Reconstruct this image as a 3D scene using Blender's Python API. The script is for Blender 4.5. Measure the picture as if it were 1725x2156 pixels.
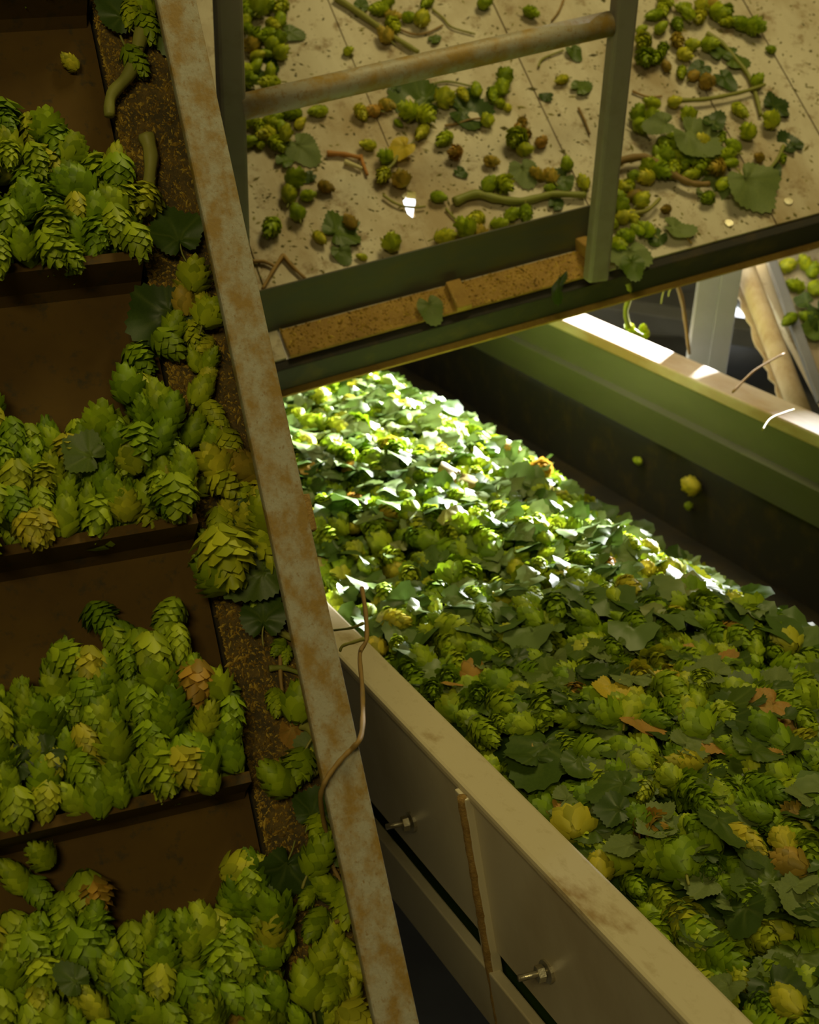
import bpy, bmesh, math, random
import numpy as np
from mathutils import Matrix, Vector
random.seed(7); rng = np.random.default_rng(7)
S = bpy.context.scene; COL = S.collection
for o in list(bpy.data.objects): bpy.data.objects.remove(o)

# ------------------------------------------------------------------ camera, directions
FPX, CX, CY = 3000.0, 862.5, 1078.0          # focal length and centre in photo pixels
EYE = Vector((0, 0, 2.4))
def nz(v): return Vector(v).normalized()
_g = nz((690 - CX, 6000 - CY, FPX))          # world down seen from the camera (right, down, forward)
_Z = -_g; _F = Vector((0, 0, 1)); _Y = (_F - _F.dot(_Z) * _Z).normalized(); _X = _Y.cross(_Z)
if _X.x < 0: _X = -_X
def w(v): v = Vector(v); return Vector((_X.dot(v), _Y.dot(v), _Z.dot(v)))
def ray(px, py): return w((px - CX, py - CY, FPX))
def P(px, py, z): return EYE + ray(px, py) * (z / FPX)
def direction(px, py): return ray(px, py).normalized()
def hit(px, py, p0, n): r = ray(px, py); return EYE + r * ((p0 - EYE).dot(n) / r.dot(n))
cam_d = bpy.data.cameras.new('camera'); cam = bpy.data.objects.new('camera', cam_d); COL.objects.link(cam)
R_, D_, F_ = w((1, 0, 0)), w((0, 1, 0)), w((0, 0, 1))
cam.matrix_world = Matrix(((R_.x, -D_.x, -F_.x, EYE.x), (R_.y, -D_.y, -F_.y, EYE.y), (R_.z, -D_.z, -F_.z, EYE.z), (0, 0, 0, 1)))
cam_d.sensor_fit = 'VERTICAL'; cam_d.sensor_height = 36; cam_d.lens = 36 * FPX / 2156
cam_d.clip_start = .05
cam_d.dof.use_dof = True; cam_d.dof.focus_distance = 1.35; cam_d.dof.aperture_fstop = 9.0
S.camera = cam

# ------------------------------------------------------------------ world, lights, exposure
S.view_settings.view_transform = 'Standard'; S.view_settings.look = 'None'
S.view_settings.gamma = 1; S.view_settings.use_curve_mapping = False
S.view_settings.exposure = 0.0
W = bpy.data.worlds.new('world'); S.world = W; W.use_nodes = True
W.node_tree.nodes['Background'].inputs[0].default_value = (1.0, .84, .42, 1)
W.node_tree.nodes['Background'].inputs[1].default_value = 0.022
def area(name, loc, target, size, power, col):
    l = bpy.data.lights.new(name, 'AREA'); l.shape = 'RECTANGLE'; l.size, l.size_y = size; l.energy = power; l.color = col
    o = bpy.data.objects.new(name, l); COL.objects.link(o); o.location = loc
    o.rotation_euler = (Vector(target) - Vector(loc)).to_track_quat('-Z', 'Y').to_euler(); return o
area('ceiling_lamp_offscreen', (.75, 2.35, 4.6), (.3, 1.7, 1.5), (1.3, .5), 37, (1.0, .84, .37))
area('hall_lamp_offscreen', (-.5, -1.6, 4.6), (.1, 1.2, 1.4), (1.2, .5), 32, (1.0, .84, .38))
# white floodlight by the bay at the back wall, off to the right of the picture, raking in under the deck
bay = bpy.data.lights.new('bay_floodlight_offscreen', 'SPOT'); bay.energy = 13000; bay.color = (1, 1, 1)
bay.spot_size = math.radians(19); bay.spot_blend = .7; bay.shadow_soft_size = .16
bay_o = bpy.data.objects.new('bay_floodlight_offscreen', bay); COL.objects.link(bay_o); bay_o.location = (2.2, 5.3, 2.25)
bay_o.rotation_euler = (P(900, 900, 2.4) - bay_o.location).to_track_quat('-Z', 'Y').to_euler()

# ------------------------------------------------------------------ materials
def mat(name):
    m = bpy.data.materials.new(name); m.use_nodes = True; nt = m.node_tree
    return m, nt, nt.nodes['Principled BSDF'], nt.nodes['Material Output']
def ramp(nt, src, stops, interp='LINEAR'):
    r = nt.nodes.new('ShaderNodeValToRGB'); r.color_ramp.interpolation = interp
    el = r.color_ramp.elements
    while len(el) < len(stops): el.new(.5)
    for e, (p, c) in zip(el, stops): e.position = p; e.color = (*c, 1)
    nt.links.new(src, r.inputs[0]); return r.outputs[0]
def noise(nt, scale, detail=4, rough=.55, vec=None, dist=0):
    n = nt.nodes.new('ShaderNodeTexNoise'); n.inputs['Scale'].default_value = scale; n.inputs['Detail'].default_value = detail
    n.inputs['Roughness'].default_value = rough; n.inputs['Distortion'].default_value = dist
    if vec is None:
        tc = nt.nodes.new('ShaderNodeTexCoord'); vec = tc.outputs['Object']
    nt.links.new(vec, n.inputs['Vector']); return n.outputs['Fac']
def stretch(nt, sc):
    tc = nt.nodes.new('ShaderNodeTexCoord'); mp = nt.nodes.new('ShaderNodeMapping'); mp.inputs['Scale'].default_value = sc
    nt.links.new(tc.outputs['Object'], mp.inputs[0]); return mp.outputs[0]
def mix(nt, fac, a, b, mode='MIX'):
    n = nt.nodes.new('ShaderNodeMix'); n.data_type = 'RGBA'; n.blend_type = mode
    for s, v in ((0, fac), (6, a), (7, b)):
        if isinstance(v, (int, float)): n.inputs[s].default_value = v
        elif isinstance(v, tuple): n.inputs[s].default_value = (*v, 1)
        else: nt.links.new(v, n.inputs[s])
    return n.outputs[2]
def bump(nt, b, h, strength=.3, dist=.002):
    n = nt.nodes.new('ShaderNodeBump'); n.inputs['Strength'].default_value = strength; n.inputs['Distance'].default_value = dist
    nt.links.new(h, n.inputs['Height']); nt.links.new(n.outputs[0], b.inputs['Normal'])
def surf(name, base, blotch, scale=30, lo=.5, hi=.62, rough=.6, metal=0, fine=None, vec=None, bmp=.25, detail=6):
    m, nt, b, o = mat(name); v = stretch(nt, vec) if vec else None
    f = ramp(nt, noise(nt, scale, detail, .62, v), [(lo, (0, 0, 0)), (hi, (1, 1, 1))])
    c = mix(nt, f, base, blotch)
    if fine: c = mix(nt, ramp(nt, noise(nt, scale * 6, 4, .7, v), [(.55, (0, 0, 0)), (.7, (1, 1, 1))]), c, fine)
    nt.links.new(c, b.inputs['Base Color']); b.inputs['Roughness'].default_value = rough; b.inputs['Metallic'].default_value = metal
    bump(nt, b, noise(nt, scale * 5, 5, .6, v), bmp); return m
M = {}
M['rail'] = surf('rusty_painted_steel', (.40, .37, .27), (.31, .195, .04), 38, .42, .60, .62, 0, (.27, .17, .05), (1.2, .8, 1), .35, 8)
M['tube'] = surf('rust_stained_tube', (.40, .36, .26), (.36, .23, .045), 24, .42, .60, .5, 0, (.30, .20, .06))
M['post'] = surf('grey_painted_steel', (.27, .25, .19), (.22, .20, .14), 30, .5, .7, .42, 0, None, None, .1)
M['toe'] = surf('dark_olive_steel', (.075, .075, .05), (.10, .085, .035), 14, .45, .7, .45, 0, None, (1, 1, 3), .1)
M['dark'] = surf('dark_grimy_shaded_steel', (.024, .021, .015), (.055, .038, .012), 20, .5, .7, .85)  # grime on steel parts; on the far skirt it also paints in shade
M['cream'] = surf('cream_painted_steel', (.64, .57, .39), (.46, .38, .22), 5, .42, .72, .38, 0, None, (1, 1, .6), .06)
M['creamrim'] = surf('cream_worn_rim', (.58, .50, .31), (.33, .22, .08), 11, .57, .66, .45, 0, (.50, .42, .24), (1, .55, 1), .12)
M['farwall'] = surf('grey_green_trough_plate', (.13, .14, .09), (.09, .10, .055), 6, .4, .7, .45, 0, None, (1, .4, 1), .08)
M['farrim'] = surf('worn_wooden_rim', (.55, .47, .36), (.38, .25, .12), 9, .45, .65, .55, 0, None, (1, .3, 1), .15)
M['belt'] = surf('brown_rubber_belt', (.080, .040, .003), (.115, .062, .004), 9, .35, .7, .9, 0, (.05, .035, .012), None, .15)
M['beltdark'] = surf('dark_rubber_belt', (.022, .019, .012), (.05, .036, .012), 12, .4, .7, .6)
M['dustwood'] = surf('dust_caked_batten', (.40, .24, .045), (.27, .15, .03), 24, .4, .7, .85, 0, (.45, .29, .07), None, .4)
M['ledge'] = surf('dusty_ledge', (.07, .05, .018), (.16, .10, .022), 60, .45, .65, .9, 0, (.22, .14, .03), None, .8)
M['concrete'] = surf('concrete', (.13, .13, .12), (.09, .09, .085), 3, .4, .7, .8)
M['wallgrey'] = surf('grey_plaster', (.36, .37, .36), (.28, .29, .27), 2.5, .4, .7, .8)
M['beamgrey'] = surf('blue_grey_steel', (.22, .225, .22), (.17, .17, .16), 6, .4, .7, .5)
M['kraft'] = surf('cardboard_tube', (.52, .42, .25), (.40, .29, .14), 16, .4, .7, .7, 0, None, (3, 3, .5))
M['bolt'] = surf('zinc_bolt', (.62, .58, .45), (.45, .38, .22), 60, .4, .7, .3, .8)
M['rust'] = surf('rust_streak', (.36, .22, .055), (.24, .135, .03), 60, .4, .65, .85, 0, (.45, .30, .09), None, .9)
def plywood():
    m, nt, b, o = mat('stained_plywood')
    g = stretch(nt, (1.0, .22, 1)); g2 = stretch(nt, (1, .5, 1))
    c = ramp(nt, noise(nt, 13, 6, .6, g), [(.3, (.52, .45, .30)), (.52, (.62, .55, .39)), (.72, (.70, .63, .47))])
    c = mix(nt, ramp(nt, noise(nt, 4.2, 6, .62, g2), [(.48, (0, 0, 0)), (.63, (.85, .85, .85))]), c, (.34, .235, .095))
    c = mix(nt, ramp(nt, noise(nt, 26, 5, .7), [(.54, (0, 0, 0)), (.66, (.85, .85, .85))]), c, (.27, .18, .07))
    c = mix(nt, ramp(nt, noise(nt, 120, 3, .6), [(.66, (0, 0, 0)), (.72, (.9, .9, .9))]), c, (.20, .14, .06))
    nt.links.new(c, b.inputs['Base Color']); b.inputs['Roughness'].default_value = .6
    bump(nt, b, noise(nt, 60, 5, .6, g), .25); return m
M['ply'] = plywood()
def plant(name, stops, attr=None, transl=.22, rough=.5, vein=False, islands=True):
    m, nt, b, o = mat(name)
    if attr:
        a = nt.nodes.new('ShaderNodeAttribute'); a.attribute_name = attr; src = a.outputs['Fac']
    else:
        a = nt.nodes.new('ShaderNodeObjectInfo'); src = a.outputs['Random']
    c = ramp(nt, src, stops)
    if islands:
        ge = nt.nodes.new('ShaderNodeNewGeometry')
        c = mix(nt, 1.0, c, ramp(nt, ge.outputs['Random Per Island'], [(0, (.6, .66, .5)), (1, (1.25, 1.2, 1.2))]), 'MULTIPLY')
    else:
        c = mix(nt, .35, c, ramp(nt, noise(nt, 22, 4, .6), [(.3, (.6, .65, .5)), (.7, (1.35, 1.25, 1.1))]), 'MULTIPLY')
    if vein:
        a2 = nt.nodes.new('ShaderNodeAttribute'); a2.attribute_name = 'vein'
        c = mix(nt, a2.outputs['Fac'], c, mix(nt, .22, c, (.30, .36, .08)))
    nt.links.new(c, b.inputs['Base Color']); b.inputs['Roughness'].default_value = rough
    b.inputs['Specular IOR Level'].default_value = .35
    tr = nt.nodes.new('ShaderNodeBsdfTranslucent'); nt.links.new(c, tr.inputs[0])
    ms = nt.nodes.new('ShaderNodeMixShader'); ms.inputs[0].default_value = transl
    nt.links.new(b.outputs[0], ms.inputs[1]); nt.links.new(tr.outputs[0], ms.inputs[2]); nt.links.new(ms.outputs[0], o.inputs[0])
    return m
GREEN = [(0, (.28, .39, .012)), (.35, (.39, .51, .015)), (.7, (.52, .60, .022)), (1, (.68, .63, .045))]
HEAPG = [(0, (.18, .31, .010)), (.4, (.30, .44, .012)), (.80, (.44, .54, .025)), (.93, (.60, .52, .04)), (.95, (.52, .32, .04)), (1, (.48, .27, .04))]
M['hop'] = plant('hop_bracts', GREEN)
M['hopheap'] = plant('hop_bracts_fresh', HEAPG)
M['hopstuff'] = plant('hop_bracts_mass', HEAPG, 'tint')
M['hopyellow'] = plant('hop_bracts_yellowed', [(0, (.50, .36, .04)), (1, (.60, .46, .07))])
M['hopbrown'] = plant('hop_bracts_browned', [(0, (.34, .23, .03)), (.5, (.46, .31, .045)), (1, (.56, .33, .06))])
LEAFG = [(0, (.04, .075, .008)), (.5, (.065, .115, .012)), (1, (.12, .18, .02))]
M['leaf'] = plant('hop_leaf', LEAFG, None, .18, .45, True, False)
M['leafpale'] = plant('hop_leaf_underside', [(0, (.15, .20, .05)), (1, (.20, .26, .075))], None, .2, .6, True, False)
M['leafstuff'] = plant('hop_leaf_mass', [(0, (.04, .08, .010)), (.5, (.08, .15, .02)), (.8, (.17, .25, .07)), (.96, (.22, .29, .10)), (.965, (.45, .28, .03)), (1, (.5, .3, .03))], 'tint', .2, .42, False, False)
M['leafyellow'] = plant('hop_leaf_yellow', [(0, (.62, .47, .03)), (1, (.66, .50, .04))], None, .2, .5, True, False)
M['leaforange'] = plant('hop_leaf_brown', [(0, (.46, .25, .05)), (1, (.55, .31, .06))], None, .2, .6, True, False)
M['stem'] = plant('hop_stem', [(0, (.22, .25, .04)), (1, (.33, .31, .07))], None, 0, .5, False, False)
M['stembrown'] = plant('dry_hop_stem', [(0, (.25, .16, .05)), (1, (.36, .22, .06))], None, 0, .6, False, False)
M['stemorange'] = plant('orange_twig', [(0, (.45, .20, .04)), (1, (.5, .22, .05))], None, 0, .6, False, False)
M['stempale'] = plant('pale_twig', [(0, (.62, .56, .28)), (1, (.66, .60, .32))], None, 0, .6, False, False)
M['crumb'] = plant('lupulin_crumbs', [(0, (.15, .09, .015)), (.5, (.36, .22, .03)), (1, (.60, .42, .07))], 'tint', 0, .9, False, False)
M['flake'] = plant('plant_crumbs', [(0, (.09, .08, .025)), (.6, (.20, .17, .05)), (1, (.30, .27, .08))], 'tint', 0, .8, False, False)
def emis(name, col, s):
    m, nt, b, o = mat(name); b.inputs['Base Color'].default_value = (*col, 1); b.inputs['Emission Color'].default_value = (*col, 1)
    b.inputs['Emission Strength'].default_value = s; return m
M['daylight'] = emis('daylit_pane', (.93, .97, 1), 2.6)

# ------------------------------------------------------------------ mesh helpers
class MB:
    def __init__(s): s.v = []; s.f = []
    def add(s, vs, fs):
        k = len(s.v); s.v += [tuple(q) for q in vs]; s.f += [tuple(i + k for i in q) for q in fs]; return s
    def box(s, x0, x1, y0, y1, z0, z1):
        return s.add([(x0,y0,z0),(x1,y0,z0),(x1,y1,z0),(x0,y1,z0),(x0,y0,z1),(x1,y0,z1),(x1,y1,z1),(x0,y1,z1)],
                     [(3,2,1,0),(4,5,6,7),(0,1,5,4),(1,2,6,5),(2,3,7,6),(3,0,4,7)])
    def prism(s, poly, z0, z1):                      # poly counter-clockwise in xy
        n = len(poly); s.add([(x, y, z0) for x, y in poly] + [(x, y, z1) for x, y in poly],
              [tuple(range(n))[::-1], tuple(range(n, 2 * n))] + [(i, (i + 1) % n, n + (i + 1) % n, n + i) for i in range(n)]); return s
    def extrude_y(s, prof, y0, y1):                  # prof = closed (x, z) outline swept along y
        n = len(prof); s.add([(x, y0, z) for x, z in prof] + [(x, y1, z) for x, z in prof],
              [tuple(range(n)), tuple(range(n, 2 * n))[::-1]] + [(i, n + i, n + (i + 1) % n, (i + 1) % n) for i in range(n)]); return s
    def tube(s, pts, rad, seg=10, caps=True):
        pts = [Vector(p) for p in pts]; n = len(pts); rr = rad if hasattr(rad, '__len__') else [rad] * n
        up = None; k = len(s.v)
        for i, p in enumerate(pts):
            d = (pts[min(i + 1, n - 1)] - pts[max(i - 1, 0)]).normalized()
            if up is None: up = d.orthogonal().normalized()
            up = (up - d * up.dot(d)).normalized(); sd = d.cross(up)
            for j in range(seg):
                a = 2 * math.pi * j / seg; s.v.append(tuple(p + (up * math.cos(a) + sd * math.sin(a)) * rr[i]))
        for i in range(n - 1):
            for j in range(seg):
                a, b = k + i * seg + j, k + i * seg + (j + 1) % seg; s.f.append((a, b, b + seg, a + seg))
        if caps: s.f.append(tuple(range(k, k + seg))[::-1]); s.f.append(tuple(range(k + (n - 1) * seg, k + n * seg)))
        return s
    def mesh(s, name, smooth=False):
        m = bpy.data.meshes.new(name); m.from_pydata(s.v, [], s.f); m.update()
        if smooth: m.polygons.foreach_set('use_smooth', [True] * len(m.polygons))
        return m
def link(name, mesh, material, parent=None, M4=None, bevel=0):
    o = bpy.data.objects.new(name, mesh); COL.objects.link(o)
    if material and mesh and not mesh.materials: mesh.materials.append(M[material] if isinstance(material, str) else material)
    if parent: o.parent = parent
    if M4 is not None: o.matrix_world = M4 if not parent else M4
    if bevel:
        b = o.modifiers.new('bevel', 'BEVEL'); b.width = bevel; b.segments = 2; b.limit_method = 'ANGLE'
    return o
def tag(o, label, cat, group=None, kind=None):
    o['label'] = label
    if cat: o['category'] = cat
    if group: o['group'] = group
    if kind: o['kind'] = kind
    return o
def thing(name, label, cat, M4, group=None, kind=None):
    o = bpy.data.objects.new(name, None); COL.objects.link(o); o.matrix_world = M4; o.empty_display_size = .1
    return tag(o, label, cat, group, kind)
def part(name, mb, material, parent, bevel=0, smooth=False, label=None):
    o = bpy.data.objects.new(name, mb.mesh(name, smooth)); COL.objects.link(o); o.data.materials.append(M[material]); o.parent = parent
    if bevel:
        b = o.modifiers.new('bevel', 'BEVEL'); b.width = bevel; b.segments = 2; b.limit_method = 'ANGLE'
    if label: o['label'] = label
    return o
def frame(o, x, y, z):
    return Matrix(((x.x, y.x, z.x, o.x), (x.y, y.y, z.y, o.y), (x.z, y.z, z.z, o.z), (0, 0, 0, 1)))
def catmull(pts, n=6):
    pts = [Vector(p) for p in pts]; out = []
    for i in range(len(pts) - 1):
        a, b, c, d = pts[max(i - 1, 0)], pts[i], pts[i + 1], pts[min(i + 2, len(pts) - 1)]
        for k in range(n):
            t = k / n
            out.append(.5 * ((2 * b) + (c - a) * t + (2 * a - 5 * b + 4 * c - d) * t * t + (3 * b - a - 3 * c + d) * t ** 3))
    out.append(pts[-1]); return out

# ------------------------------------------------------------------ frames of the big things
UP = Vector((0, 0, 1))
# elevator: side rail runs up at about 48 degrees
el_y = direction(-3577, -18300); el_x = nz((el_y.y, -el_y.x, 0)); el_z = el_x.cross(el_y)
EL = frame(P(560, 1078, 1.2), el_x, el_y, el_z); ELi = EL.inverted()
# trough
tr_y = direction(-815, -222); tr_x = nz((tr_y.y, -tr_y.x, 0)); tr_z = tr_x.cross(tr_y)
TR = frame(P(1134, 1824, 1.3), tr_x, tr_y, tr_z); TRi = TR.inverted()
# sloping deck
dk_x = direction(11960, -2340); _q = direction(-1560, -5500); dk_z = dk_x.cross(_q).normalized(); dk_y = dk_z.cross(dk_x)
DK = frame(P(1250, 577, 2.2), dk_x, dk_y, dk_z); DKi = DK.inverted()
QX = _q.dot(dk_x) / _q.dot(dk_y)                       # skew of the plank joints
def on(Mx, px, py, off=0):
    """point of a frame's xy plane (raised by off) that the pixel looks at, in local coordinates"""
    z = Mx.to_3x3().col[2]; h = hit(px, py, Mx.translation + z * off, z); return Mx.inverted() @ h

# ------------------------------------------------------------------ room
FL = 0.0
mb = MB().box(-4, 5, -2, 7.2, -.1, FL); o = link('floor', mb.mesh('floor'), 'concrete'); tag(o, 'dark concrete floor under the machinery', None, kind='structure')
BW = 5.4
mb = MB().box(-4, 5, BW, BW + .15, FL, 5); o = link('wall_back', mb.mesh('wall_back'), 'wallgrey'); tag(o, 'grey plaster back wall behind the deck', None, kind='structure')
BACKY = Vector((0, -1, 0))
def onwall(px, py, y): return hit(px, py, Vector((0, y, 0)), BACKY)
h = onwall(862, 430, BW - .02)
root = thing('window_1', 'bright daylit window low in the back wall behind the deck', None, Matrix.Translation(h), kind='structure')
part('pane', MB().box(-.28, .28, -.004, .004, -.2, .2), 'daylight', root)
fb = MB()
for a in ((-.32, -.28, -.24, .24), (.28, .32, -.24, .24), (-.28, .28, -.24, -.2), (-.28, .28, .2, .24)): fb.box(a[0], a[1], -.03, .01, a[2], a[3])
part('window_frame', fb, 'beamgrey', root)
h0 = onwall(1545, 660, BW - .01)
poly = [onwall(*p, BW - .01) - h0 for p in [(1522, 640), (1536, 636), (1546, 645), (1557, 652), (1566, 662), (1572, 668), (1582, 680), (1580, 690), (1566, 692), (1552, 684), (1538, 682), (1528, 670)]]
root = thing('window_2', 'small ragged daylit opening in the back wall beside the cardboard tubes', None, Matrix.Translation(h0), kind='structure')
mb = MB(); n = len(poly); mb.add([(p.x, -.004, p.z) for p in poly] + [(p.x, .006, p.z) for p in poly], [tuple(range(n)), tuple(range(n, 2 * n))[::-1]] + [(i, n + i, n + (i + 1) % n, (i + 1) % n) for i in range(n)])
part('pane', mb, 'daylight', root)

# ------------------------------------------------------------------ elevator (cleated, steep)
ELROOT = thing('cleated_elevator', 'steep brown cleated belt elevator with rusty side rail', 'conveyor', EL)
LZ = -.062; BZ = -.074
part('side_rail', MB().box(0, .036, -1.9, 1.1, -.011, 0), 'rail', ELROOT, .0022, label='rust mottled flat steel rail')
part('side_wall', MB().box(.031, .036, -1.9, 1.1, -.24, -.011), 'rail', ELROOT)
part('ledge', MB().box(-.046, .031, -1.9, 1.1, -.078, LZ), 'ledge', ELROOT, label='narrow ledge caked with yellow dust')
part('belt', MB().box(-.60, -.049, -1.9, 1.1, BZ - .008, BZ), 'belt', ELROOT, label='brown rubber belt')
part('bed', MB().box(-.61, .031, -1.9, 1.1, -.11, -.084), 'dark', ELROOT)
part('side_rail', MB().box(-.65, -.61, -1.9, 1.1, -.20, 0), 'rail', ELROOT, .002)
b = on(EL, 648, 1078)
part('bracket', MB().box(.034, .041, b.y - .016, b.y + .016, -.012, -.001), 'rust', ELROOT, .001)
CLEATS = [on(EL, 300, yy, BZ + .03).y for yy in (-25, 545, 1112, 1680, 2245)]
for cyy in CLEATS:
    mb = MB()
    prof = [(cyy - .020, BZ), (cyy - .006, BZ), (cyy - .004, BZ + .010), (cyy + .002, BZ + .046), (cyy - .007, BZ + .048), (cyy - .014, BZ + .012)]
    nn = len(prof); mb.add([(-.595, y, z) for y, z in prof] + [(-.053, y, z) for y, z in prof],
        [tuple(range(nn))[::-1], tuple(range(nn, 2 * nn))] + [(i, (i + 1) % nn, nn + (i + 1) % nn, nn + i) for i in range(nn)])
    part('cleat', mb, 'belt', ELROOT)

# ------------------------------------------------------------------ trough
TRROOT = thing('conveyor_trough', 'long cream steel trough conveyor filled with moving hops', 'conveyor', TR)
U0, U1 = -.75, 2.7; SL = .13
def slab(z0, z1, off, th, y0=U0, y1=U1):
    f = lambda z: -SL * z
    return MB().extrude_y([(f(z0) - off, z0), (f(z1) - off, z1), (f(z1) - off + th, z1), (f(z0) - off + th, z0)], y0, y1)
mb = MB().extrude_y([(0, 0), (0, -.012), (.010, -.016), (.046, -.016), (.046, 0)], U0, U1); part('rim', mb, 'creamrim', TRROOT, .004, label='worn cream top flange with brown stains')
part('near_wall', slab(-.012, -.212, -.002, .006), 'cream', TRROOT, .001)
part('lower_plate', slab(-.238, -.335, .010, .014), 'cream', TRROOT, .002)
part('slot_back', slab(-.20, -.30, -.03, .006), 'dark', TRROOT)
pr = []
us = on(TR, 970, 1660).y
rb = part('rib', slab(-.006, -.46, .006, .012, us - .012, us + .010), 'cream', TRROOT, .0015)
pts = []; rr = []
for i in range(60):
    z = -.006 - .45 * i / 59; pts.append((-SL * z - .006, us - .006 + .0004 * math.sin(i * .9), z)); rr.append(.0048 + .0012 * random.random())
part('rust_bead', MB().tube(pts, rr, 8), 'rust', rb, smooth=True, label='rough rust bead running down the rib')
def wallpt(px, py): # point on slanted outer wall
    nrm = (tr_x * 1 + tr_z * SL).normalized(); return TRi @ hit(px, py, TR.translation, nrm)
for (px, py) in ((866, 1730), (1152, 2045)):
    a = wallpt(px, py); mb = MB()
    mb.tube([(a.x + .002, a.y, a.z), (a.x - .030, a.y + .004, a.z + .001)], .0035, 8)
    bt = part('bolt', mb, 'bolt', TRROOT, smooth=True, label='bright zinc bolt')
    mb = MB().tube([(a.x - .004, a.y, a.z), (a.x - .011, a.y + .001, a.z)], .0085, 6); part('nut', mb, 'bolt', bt)
    mb = MB().tube([(a.x + .002, a.y, a.z), (a.x - .002, a.y, a.z)], .012, 14); part('washer', mb, 'bolt', bt)
FX = .94
part('far_rim', MB().box(FX, FX + .065, U0, U1, -.022, 0), 'farrim', TRROOT, .003, label='pale worn board along the far side')
part('far_wall_upper', MB().box(FX + .002, FX + .012, U0, U1, -.085, -.022), 'farwall', TRROOT, .001)
mb = MB().extrude_y([(FX - .012, -.085), (FX + .004, -.080), (FX + .004, -.150), (FX - .004, -.150)], U0, U1); part('far_wall_lower', mb, 'farwall', TRROOT)
part('far_skirt_shaded', MB().box(FX + .012, FX + .022, U0, U1, -.36, -.15), 'dark', TRROOT)  # grimy lower far wall, with its shade put into the near-black colour
part('trough_belt', MB().box(.07, FX, U0, U1, -.31, -.30), 'beltdark', TRROOT)
for (x, y) in ((.14, -.6), (.90, -.6), (.14, 2.4), (.90, 2.4)):
    base = TR @ Vector((x, y, -.31)); L = base.z - FL
    mb = MB(); a = TRi.to_3x3() @ Vector((0, 0, -L)); p0 = Vector((x, y, -.31))
    mb.tube([p0, p0 + a], .03, 8); part('leg', mb, 'dark', TRROOT)

# ------------------------------------------------------------------ sloping plywood deck
DKROOT = thing('plywood_deck', 'sloping stained plywood deck strewn with hops', 'deck', DK)
YT = on(DK, 862, -260).y
def seam(px, py): p = on(DK, px, py); return p.x - QX * p.y
s0, s1, s2, s3, s4, s5, s6 = seam(330, 250), seam(432, 250), seam(792, 250), seam(1153, 250), seam(1517, 250), seam(1707, 250), seam(2060, 250)
G_ = .0014
def plank(xa, xb, notch_r=None, notch_l=None):
    lo, hi = 0, YT
    L = [(xa + G_ + QX * hi, hi)] + (notch_l or []) + [(xa + G_ + QX * lo, lo)]
    R = [(xb - G_ + QX * lo, lo)] + (notch_r or []) + [(xb - G_ + QX * hi, hi)]
    poly = L + R
    mb = MB().prism(poly, -.018, 0); return part('plank', mb, 'ply', DKROOT)
nl = [on(DK, *p).xy for p in [(876, 457), (868, 458), (858, 450), (850, 428), (846, 412), (856, 403)]]
nr = [on(DK, *p).xy for p in [(858, 402), (878, 404), (877, 420), (872, 440), (875, 456)]]
plank(s0, s1); plank(s1, s2, notch_r=nl); plank(s2, s3, notch_l=nr); plank(s3, s4); plank(s4, s5); plank(s5, s6)
part('front_beam', MB().box(s0, s6, -.016, .0, -.062, -.004), 'dark', DKROOT, .002)
part('lip', MB().box(s0, s6, -.026, -.004, -.067, -.062), 'dustwood', DKROOT, .001)
for yb in (.22, .5): part('bearer', MB().box(s0 + QX * yb + .03, s2 + QX * yb - .04 if yb < .3 else s6 + QX * yb - .05, yb, yb + .04, -.08, -.018), 'dark', DKROOT)
xl = on(DK, 604, 735).x; xr = on(DK, 1240, 560).x
part('front_batten', MB().box(xl, xr, -.004, .045, 0, .006), 'dustwood', DKROOT, .002, label='yellow dust covered batten in front of the toe board')
a = on(DK, 962, 628); part('block', MB().box(a.x - .012, a.x + .012, -.006, .044, .006, .018), 'dustwood', DKROOT, .002)
for (px, py) in ((1660, 425), (1535, 471)):
    a = on(DK, px, py); sc = part('screw', MB().tube([(a.x, a.y, -.004), (a.x, a.y, .0025)], [.0085, .0075], 14), 'bolt', DKROOT, .0008, label='round screw head')

# guard frame standing at the front of the deck
gy = nz((dk_x.y * -1, dk_x.x, 0)); gz = dk_x.cross(gy)
g0 = hit(900, 611, DK.translation, dk_z)               # foot line of the toe board on the deck
GF = frame(g0, dk_x, gy, gz); GFi = GF.inverted()
GROOT = thing('guard_frame', 'steel guard frame with rust stained top tube and dark toe board', 'railing', GF)
def onframe(px, py, off=0): return GFi @ hit(px, py, g0 + gy * off, gy)
tb = [onframe(*p) for p in ((561, 697), (1228, 528), (1230, 443), (543, 607))]
ht = (tb[2].z - tb[1].z + tb[3].z - tb[0].z) / 2
part('toe_board', MB().box(onframe(500, 700).x, tb[1].x + .02, 0, .004, -.004, ht), 'toe', GROOT, .001, label='dark olive steel toe board')
upl = GFi.to_3x3() @ UP
POFF = -.085
def post(bot, top, hw, hd):
    a = onframe(*bot, POFF); L = (onframe(*top, POFF) - a).length
    ax = Vector((1, 0, 0)); ax = (ax - upl * ax.dot(upl)).normalized(); ay = upl.cross(ax)
    mb = MB(); vs = []
    for k in (0, L):
        for sx, sy in ((-1, -1), (1, -1), (1, 1), (-1, 1)): vs.append(a + ax * sx * hw + ay * sy * hd + upl * k)
    mb.add(vs, [(3,2,1,0),(4,5,6,7),(0,1,5,4),(1,2,6,5),(2,3,7,6),(3,0,4,7)]); return part('post', mb, 'post', GROOT, .005)
post((1254, 590), (1322, -420), .0172, .012); post((505, 735), (470, -420), .0172, .012)
a, b2 = onframe(508, 226, POFF), onframe(1284, 50, POFF)
part('top_rail', MB().tube([a, a.lerp(b2, .3), a.lerp(b2, .7), b2], .0172, 20), 'tube', GROOT, smooth=True, label='round rust stained tube')
a = onframe(1214, 516, 0)
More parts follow.
